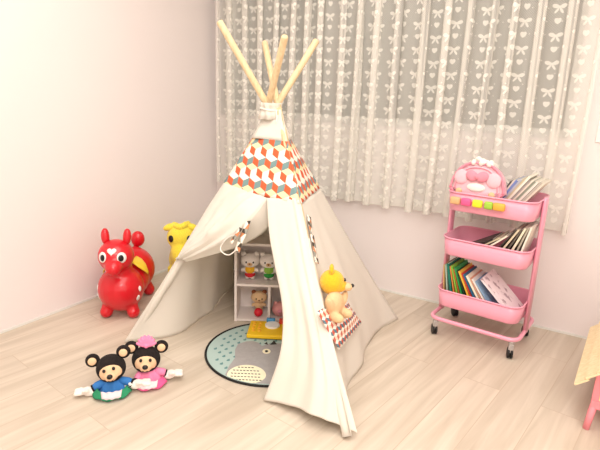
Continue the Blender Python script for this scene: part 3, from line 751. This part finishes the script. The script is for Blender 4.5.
# ------------------------------------------------------------------ trolley
TL, TW = .416, .30; TR = math.radians(-5.5); tl0 = V((1.808, -.430, 0))
TM = Matrix.Translation(tl0) @ Matrix.Rotation(TR, 4, 'Z')
tr = thing('utility_trolley', tl0, 'pink metal three-tier utility trolley on black castors by the curtain', 'trolley', TR)
PM = MT['pink_metal']
def rrect(x0, y0, x1, y1, r, k=8):
    o = []
    for cx, cy, a in ((x1-r, y0+r, -PI/2), (x1-r, y1-r, 0), (x0+r, y1-r, PI/2), (x0+r, y0+r, PI)):
        for i in range(k+1): q = a+PI/2*i/k; o.append((cx+r*math.cos(q), cy+r*math.sin(q)))
    return o
TRAYS = {'bottom': (.172, .262), 'middle': (.449, .539), 'top': (.680, .772)}
for nm, (z0, z1) in TRAYS.items():
    mb = MB(); e = .007
    def ring(ins, z): return [V((x, y, z)) for x, y in rrect(ins, ins, TL-ins, TW-ins, .055-ins*.6)]
    mb.loft([ring(e+.004, z0), ring(e, z0+.006), ring(.0, z1), ring(.0025, z1), ring(e+.0025, z0+.008), ring(e+.03, z0+.004)], PM, cap=(True, True))
    to = mb.build('tray', tr, bevel=0)
    mb = MB(); mb.tube([V((x, y, z1)) for x, y in rrect(-.001, -.001, TL+.001, TW+.001, .056)], .0042, PM, 8, closed=True); mb.build('rim', to)
for sx in (-1, 1):
    x_ = -.011 if sx < 0 else TL+.009
    mb = MB(); mb.tube([(x_, TW/2, .105), (x_, TW/2, .775), (x_, TW/2, .785)], [.017, .017, .012], PM, 18, flat=.6) if False else None
    vs = []
    rings = []
    for z, s_ in ((.10, 1), (.772, 1), (.783, .7)): rings.append([V((x_+(.012*s_)*math.cos(q), TW/2+.030*s_*math.sin(q), z)) for q in [2*PI*i/24 for i in range(24)]])
    mb = MB(); mb.loft(rings, PM); mb.build('upright', tr)
mb = MB(); mb.tube([V((x, y, .105)) for x, y in rrect(-.012, -.012, TL+.010, TW+.03, .05)], .0105, PM, 12, closed=True); mb.build('base_rail', tr)
for cx, cy, a in ((.014, .012, -1.0), (TL-.016, .004, -1.25), (TL-.015, TW+.005, -1.1), (.02, TW+.005, -.8)):
    c = bpy.data.objects.new('castor', None); COL.objects.link(c); c.parent = tr; c.location = (cx, cy, 0); c.rotation_euler = (0, 0, a); c.empty_display_size = .02
    k = MB(); k.prism(circ(20, .014), .078, .096, MT['chrome']); k.box((-.012, -.012, .05), (.012, .012, .08), MT['chrome']); k.box((-.016, -.006, .03), (.004, .006, .06), MT['chrome'])
    k.build('bracket', c, smooth=False, bevel=.002)
    for sy in (-1, 1):
        k = MB(); k.loft([[V((-.012+r_*math.cos(q), sy*.0075+y_, .0272+r_*math.sin(q))) for q in [2*PI*i/28 for i in range(28)]] for y_, r_ in ((-.006, .022), (-.004, .027), (.004, .027), (.006, .022))], MT['black_rubber'])
        k.build('wheel', c)
# wooden hooks / magnets on the rim
for i, (px, col, word) in enumerate([(.0, 'tan_wood', 'tan'), (1, 'pink_block', 'hot pink'), (2, 'yellow_block', 'yellow'), (3, 'green_block', 'green'), (4, 'orange_block', 'orange')]):
    q = [.055, .108, .162, .214, .262][i]; wd = [.050, .047, .047, .040, .054][i]
    P = TM @ V((q, -.0145, .736)); t = thing('wooden_magnet', P, '%s wooden magnet block on the front of the top trolley tray' % word, 'magnet', TR, 'coloured wooden magnets on the top tray')
    k = MB(); k.box((-wd/2, -.013, -.018), (wd/2, .0115, .018), MT[col]); k.build('block', t, bevel=.008)
    k = MB(); k.tube([(0, .0085, 0), (0, .0115, 0)], .008, MT['chrome'], 14); k.build('magnet_disc', t)
# books -------------------------------------------------------------
def book(u, z, phi, thick, length, depth, v0, col, label, group, spine=True, name='book'):
    """stands with its lower left corner at (u, z) in the tray, leaning by phi (right positive)"""
    M = TM @ Matrix.Translation((u, v0, z))
    t = thing(name, M.translation, label, 'book', 0, group); t.rotation_euler = Euler((0, phi, TR), 'XYZ')
    C = colmat(col); c = .0012
    k = MB(); k.box((0, 0, 0), (c, depth, length), C); k.box((thick-c, 0, 0), (thick, depth, length), C)
    k.box((0, 0, 0), (thick, c, length), C)
    k.build('cover', t, smooth=False)
    k = MB(); k.box((c, c*1.5, .002), (thick-c, depth-.003, length-.003), MT['page']); k.build('pages', t, smooth=False)
    return t
def fan_left(u0, zf, specs, group, v0=.04):
    """books leaning left, resting on the one before"""
    prev = None; rot = []
    for (ang, th, ln, dp, col, lab) in specs:
        a = math.radians(ang)
        if prev is None: u = u0+ln*math.sin(a)
        else:
            pu, pa, pt, pl = prev
            h = ln*math.cos(a); hh = min(h, pl*math.cos(pa))
            u = pu+pt/math.cos(pa)-hh*math.tan(pa)+hh*math.tan(a)
        book(u+.0005, zf+.001+0*th, -a, th, ln, dp, v0, col, lab, group)
        prev = (u+.001, a, th, ln)
zf = TRAYS['bottom'][0]+.0085
bot = [
 (5, .007, .20, .16, (206, 168, 112), 'tan-covered thin book leftmost on the bottom trolley tray'),
 (9, .009, .205, .17, (168, 190, 172), 'pale grey-green book beside the tan one on the bottom tray'),
 (12, .013, .215, .18, (20, 118, 100), 'dark teal book on the bottom trolley tray'),
 (14, .006, .205, .17, (236, 150, 80), 'thin orange book to the right of the dark teal book'),
 (17, .008, .212, .18, (140, 200, 70), 'lime green book on the bottom trolley tray'),
 (19, .005, .20, .17, (206, 120, 60), 'rust orange thin book between the lime and bright green books'),
 (21, .008, .21, .18, (40, 160, 80), 'bright green book on the bottom trolley tray'),
 (24, .007, .20, .18, (30, 60, 44), 'blackish green book on the bottom trolley tray'),
 (27, .010, .205, .18, (238, 190, 70), 'golden yellow book near the middle of the bottom tray'),
 (29, .006, .20, .18, (214, 70, 60), 'thin red book right of the golden yellow one on the bottom tray'),
 (31, .010, .20, .18, (40, 104, 140), 'blue book near the middle of the bottom tray'),
 (33, .012, .20, .18, (246, 238, 216), 'cream book right of the blue book on the bottom tray'),
 (35, .006, .195, .18, (230, 170, 140), 'thin salmon book between two cream books on the bottom tray'),
 (36, .009, .195, .18, (244, 240, 234), 'white book right of the thin salmon book on the bottom tray'),
 (38, .007, .19, .18, (150, 184, 214), 'light blue book left of the large white picture book'),
]
fan_left(.012, zf, bot, 'books on the bottom trolley tray')
# large white picture book on top of the fan, cover turned to the room
mtp, ntp, bp_ = newmat('sketch_cover')
tcx = ntp.nodes.new('ShaderNodeTexCoord'); nx_ = ntp.nodes.new('ShaderNodeTexNoise'); nx_.inputs['Scale'].default_value = 26; nx_.inputs['Detail'].default_value = 3
ntp.links.new(tcx.outputs['Object'], nx_.inputs['Vector']); rr = ntp.nodes.new('ShaderNodeValToRGB'); rr.color_ramp.elements[0].position = .36; rr.color_ramp.elements[0].color = srgb(176, 150, 160)
rr.color_ramp.elements[1].position = .46; rr.color_ramp.elements[1].color = srgb(246, 232, 236); ntp.links.new(nx_.outputs[0], rr.inputs[0]); ntp.links.new(rr.outputs[0], bp_.inputs['Base Color']); bp_.inputs['Roughness'].default_value = .3
M = TM @ Matrix.Translation((.390, .03, zf+.002)); a = math.radians(47)
t = thing('picture_book', M.translation, 'large white and pink picture book rightmost on the bottom tray', 'book', 0, 'books on the bottom trolley tray'); t.rotation_euler = Euler((0, -a, TR), 'XYZ')
k = MB(); k.box((0, -.0, 0), (.0012, .2, .25), mtp); k.box((.0088, 0, 0), (.010, .2, .25), mtp); k.box((0, 0, 0), (.010, .0012, .25), mtp); k.build('cover', t, smooth=False)
k = MB(); k.box((.0012, .002, .002), (.0088, .197, .247), MT['page']); k.build('pages', t, smooth=False)
def fan_right(u_right, zf, specs, group, v0=.03):
    """books leaning right, listed from the rightmost"""
    prev = None
    for (ang, th, ln, dp, col, lab) in specs:
        a = math.radians(ang)
        if prev is None: u = u_right
        else:
            pu, pa, pl = prev; h = ln*math.cos(a)-th*math.sin(a); hh = min(h, pl*math.cos(pa))
            u = pu+hh*math.tan(pa)-hh*math.tan(a)-th/math.cos(a)
        book(u-.0005, zf+.001+th*math.sin(a), a, th, ln, dp, v0, col, lab, group)
        prev = (u-.001, a, ln)
mid = [
 (13, .010, .20, .17, (236, 230, 216), 'ivory book upright against the right end of the middle tray'),
 (17, .009, .20, .17, (176, 168, 150), 'grey-brown book second from the right on the middle tray'),
 (21, .011, .20, .18, (232, 222, 196), 'cream book third from the right on the middle tray'),
 (25, .008, .20, .18, (96, 88, 78), 'dark grey book on the middle tray among cream ones'),
 (29, .010, .20, .18, (214, 200, 172), 'beige book in the middle of the middle tray'),
 (33, .007, .205, .18, (70, 62, 56), 'blackish brown thin book in the middle tray'),
 (48, .009, .20, .18, (240, 232, 212), 'pale cream book lying at a slant on the middle tray'),
 (54, .008, .20, .18, (200, 190, 160), 'khaki book lying low at a slant on the middle tray'),
 (60, .007, .21, .18, (60, 48, 48), 'dark maroon-brown book lowest of the slanted books on the middle tray'),
]
fan_right(.355, TRAYS['middle'][0]+.0085, mid, 'books on the middle trolley tray')
zt_ = TRAYS['top'][0]+.0085
tops = [
 (36, 0.01, 0.193, .165, (226, 218, 200), 'ivory book rightmost and topmost of the leaning pile on the top tray'),
 (36, 0.009, 0.198, .165, (196, 190, 176), 'pale grey book second from the right on the top tray'),
 (35.5, 0.012, 0.198, .165, (236, 230, 218), 'off-white thick book third from the right on the top tray'),
 (35, 0.009, 0.198, .165, (150, 160, 140), 'sage grey book among the pale ones on the top tray'),
 (35, 0.01, 0.203, .165, (224, 216, 200), 'light beige book beside the sage grey one on the top tray'),
 (34.5, 0.008, 0.198, .165, (168, 162, 156), 'mid grey book in the leaning pile on the top tray'),
 (34, 0.012, 0.218, .165, (244, 238, 222), 'cream book standing highest in the pile on the top tray'),
 (33, 0.009, 0.198, .165, (206, 196, 160), 'straw-coloured book in the leaning pile on the top tray'),
 (32, 0.01, 0.193, .165, (186, 192, 206), 'silver grey book right of the blue book on the top tray'),
 (31, 0.011, 0.183, .165, (124, 146, 204), 'periwinkle blue book on the top trolley tray'),
 (30, 0.008, 0.183, .165, (228, 220, 206), 'thin pale book between the blue and the dark book on the top tray'),
 (29, 0.007, 0.173, .165, (70, 62, 62), 'dark grey book leftmost of the pile beside the pink pouch'),
]
fan_right(.292, zt_, tops, 'books on the top trolley tray', v0=.115)
# ------------------------------------------------------------------ pink pouch
Pp = TM @ V((.130, .066, TRAYS['top'][0]+.010))
PZ = 1.07
pc = thing('plush_pouch', Pp, 'pink dome-shaped pouch with a rose bow and lace frill standing in the top tray', 'pouch', TR+math.radians(-2)); pc.scale = (1, 1, PZ)
dome = []
for k in range(41):
    a = PI*k/40; dome.append((-.130*math.copysign(abs(math.cos(a))**.8, math.cos(a)), .055+.155*math.sin(a)**.85))
dome = [(-.108, .004), (-.112, .04), (-.114, .075)]+[(x, max(z, .088)) for x, z in dome]+[(.114, .075), (.112, .04), (.108, .004)]
LEAN = Matrix.Rotation(math.radians(-8), 4, 'X')
def slab(sc, y0, y1, m, name, inset=.0):
    k = MB(); rings = []
    for y_, s_ in ((y0, .93), (y0+.3*(y1-y0), 1), (y0+.7*(y1-y0), 1), (y1, .93)):
        rings.append([LEAN @ V((x*sc*s_, y_, .1+(z-.1)*sc*s_)) for x, z in dome])
    k.loft(rings, MT[m]); return k.build(name, pc)
slab(1, -.03, .045, 'pale_pink', 'pouch_body')
slab(.86, -.042, -.028, 'pale_pink', 'front_panel')
k = MB(); pts = [LEAN @ V((x*1.0, -.034+.004*math.sin(i*2.1), .1+(z-.1)*1.0)) for i, (x, z) in enumerate(dome)]
k.tube(pts, [.005+.0022*(i % 2) for i in range(len(pts))], MT['rose_cloth'], 8); plabel(k.build('piping', pc), 'rose frilled piping')
k = MB()
k.tube([LEAN @ V((x*.80, -.045, .1+(z-.1)*.80)) for x, z in dome], .0022, MT['rose_cloth'], 8); plabel(k.build('zip', pc), 'rose zip line')
for sg in (-1, 1):                                      # padded side patches
    k = MB(); k.ell((0, 0, 0), (.036, .012, .034), MT['pale_pink'], LEAN @ Matrix.Translation((sg*.078, -.043, .140)), rot=(0, sg*.5, 0)); k.build('padded_patch', pc)
    k = MB(); k.ell((0, 0, 0), (.016, .010, .014), MT['cream_plush'], LEAN @ Matrix.Translation((sg*.080, -.045, .075))); k.build('pompom', pc)
k = MB()
for sg in (-1, 1): k.ell((0, 0, 0), (.030, .012, .024), MT['rose_cloth'], LEAN @ Matrix.Translation((sg*.026, -.052, .150)), rot=(0, -sg*.35, 0))
k.ell((0, -.002, 0), (.010, .013, .012), MT['rose_cloth'], LEAN @ Matrix.Translation((0, -.054, .148))); plabel(k.build('bow', pc, remesh=.003, smoothit=2), 'rose dotted bow')
k = MB(); k.ell((0, 0, 0), (.045, .009, .020), MT['white_plush'], LEAN @ Matrix.Translation((0, -.043, .100))); k.build('white_patch', pc)
k = MB(); rn = random.Random(3)
for i in range(26):
    a = rn.uniform(0, PI); r_ = rn.uniform(.2, 1); k.ell((.01+.048*r_*math.cos(a), .0+rn.uniform(-.012, .018), .205+.034*r_*math.sin(a)), (.012, .008, .011), MT['white_plush'], rot=(rn.random(), rn.random(), 0), nu=10, nv=6)
plabel(k.build('lace_tuft', pc, remesh=.003, smoothit=1), 'white lace ruffle at the top')
# ------------------------------------------------------------------ toy house at the right edge
H0 = V((2.552, -.865, 0)); hs = thing('toy_house', H0, 'pink wooden toy house with pale plank roof at the right edge', 'toy house', math.radians(-3))
PW = mat('pink_wood', (246, 150, 160), .5)
HW, HD_ = .46, .50
for x_ in (.012, HW-.012):
    for y_ in (.012, HD_-.012):
        sx = -1 if x_ < .1 else 1; sy = -1 if y_ < .1 else 1
        k = MB(); k.tube([(x_+sx*.01, y_+sy*.014, 0), (x_, y_, .095)], [.012, .014], PW, 8); k.build('leg', hs)
k = MB(); k.box((0, 0, .09), (HW, HD_, .125), PW); plabel(k.build('base_frame', hs, smooth=False, bevel=.004), 'pink base frame')
for x_ in (.001, HW-.025):
    for y_ in (.001, HD_-.025):
        k = MB(); k.box((x_, y_, .125), (x_+.024, y_+.024, .235), PW); k.build('post', hs, smooth=False, bevel=.002)
k = MB(); k.box((.024, .008, .125), (HW-.024, .02, .235), MT['plywood']); k.box((.008, .024, .125), (.02, HD_-.024, .235), MT['plywood']); k.box((.024, HD_-.02, .125), (HW-.024, HD_-.008, .235), MT['plywood']); k.box((HW-.02, .024, .125), (HW-.008, HD_-.024, .235), MT['plywood'])
k.build('wall_panel', hs, smooth=False)
k = MB(); g = [(0, .235), (HW, .235), (HW/2, .495)]
for y_ in (.006, HD_-.018): k.add([(x, y_, z) for x, z in g]+[(x, y_+.012, z) for x, z in g], [(0, 1, 2), (5, 4, 3), (0, 3, 4, 1), (1, 4, 5, 2), (2, 5, 3, 0)], MT['plywood'])
k.build('gable', hs, smooth=False)
for sg in (-1, 1):
    k = MB(); n = 9; P0 = V((HW/2, 0, .52)); P1 = V((-.05 if sg < 0 else HW+.05, 0, .190)); dr = P1-P0; nn = V((-dr.z*(1 if dr.x > 0 else -1), 0, abs(dr.x))).normalized()
    for i in range(n):
        a = P0+dr*(i/n); b_ = P0+dr*((i+1.12)/n)
        vs = []
        for (p, o1) in ((a, .004), (b_, .013)):
            for y_ in (-.05, HD_+.05): vs += [p+V((0, y_, 0))+nn*o1, p+V((0, y_, 0))+nn*(o1-.007)]
        k.add(vs, [(0, 2, 6, 4), (1, 5, 7, 3), (0, 4, 5, 1), (2, 3, 7, 6), (4, 6, 7, 5), (0, 1, 3, 2)], MT['plywood'])
    k.build('roof', hs, smooth=False)
# ------------------------------------------------------------------ light
def area(name, loc, size, power, col, rot=(0, 0, 0)):
    l = bpy.data.lights.new(name, 'AREA'); l.energy = power; l.size = size; l.color = col; l.shape = 'DISK'
    o = bpy.data.objects.new(name, l); COL.objects.link(o); o.location = loc; o.rotation_euler = rot; return o
area('ceiling_and_fill_light', (1.7, -1.9, RH-.03), 2.4, 50, (1, .955, .895))
area('ceiling_and_fill_light', (3.2, -3.5, RH-.03), 1.8, 72, (1, .95, .915))  # added fill lamp without a known fixture, lifts the right side and curtain
wd = bpy.data.worlds.new('world'); bpy.context.scene.world = wd; wd.use_nodes = True
wd.node_tree.nodes['Background'].inputs[0].default_value = (.55, .6, .6, 1); wd.node_tree.nodes['Background'].inputs[1].default_value = .35
vs = bpy.context.scene.view_settings
vs.view_transform = 'Standard'; vs.look = 'None'; vs.exposure = 0; vs.gamma = 1; vs.use_curve_mapping = False
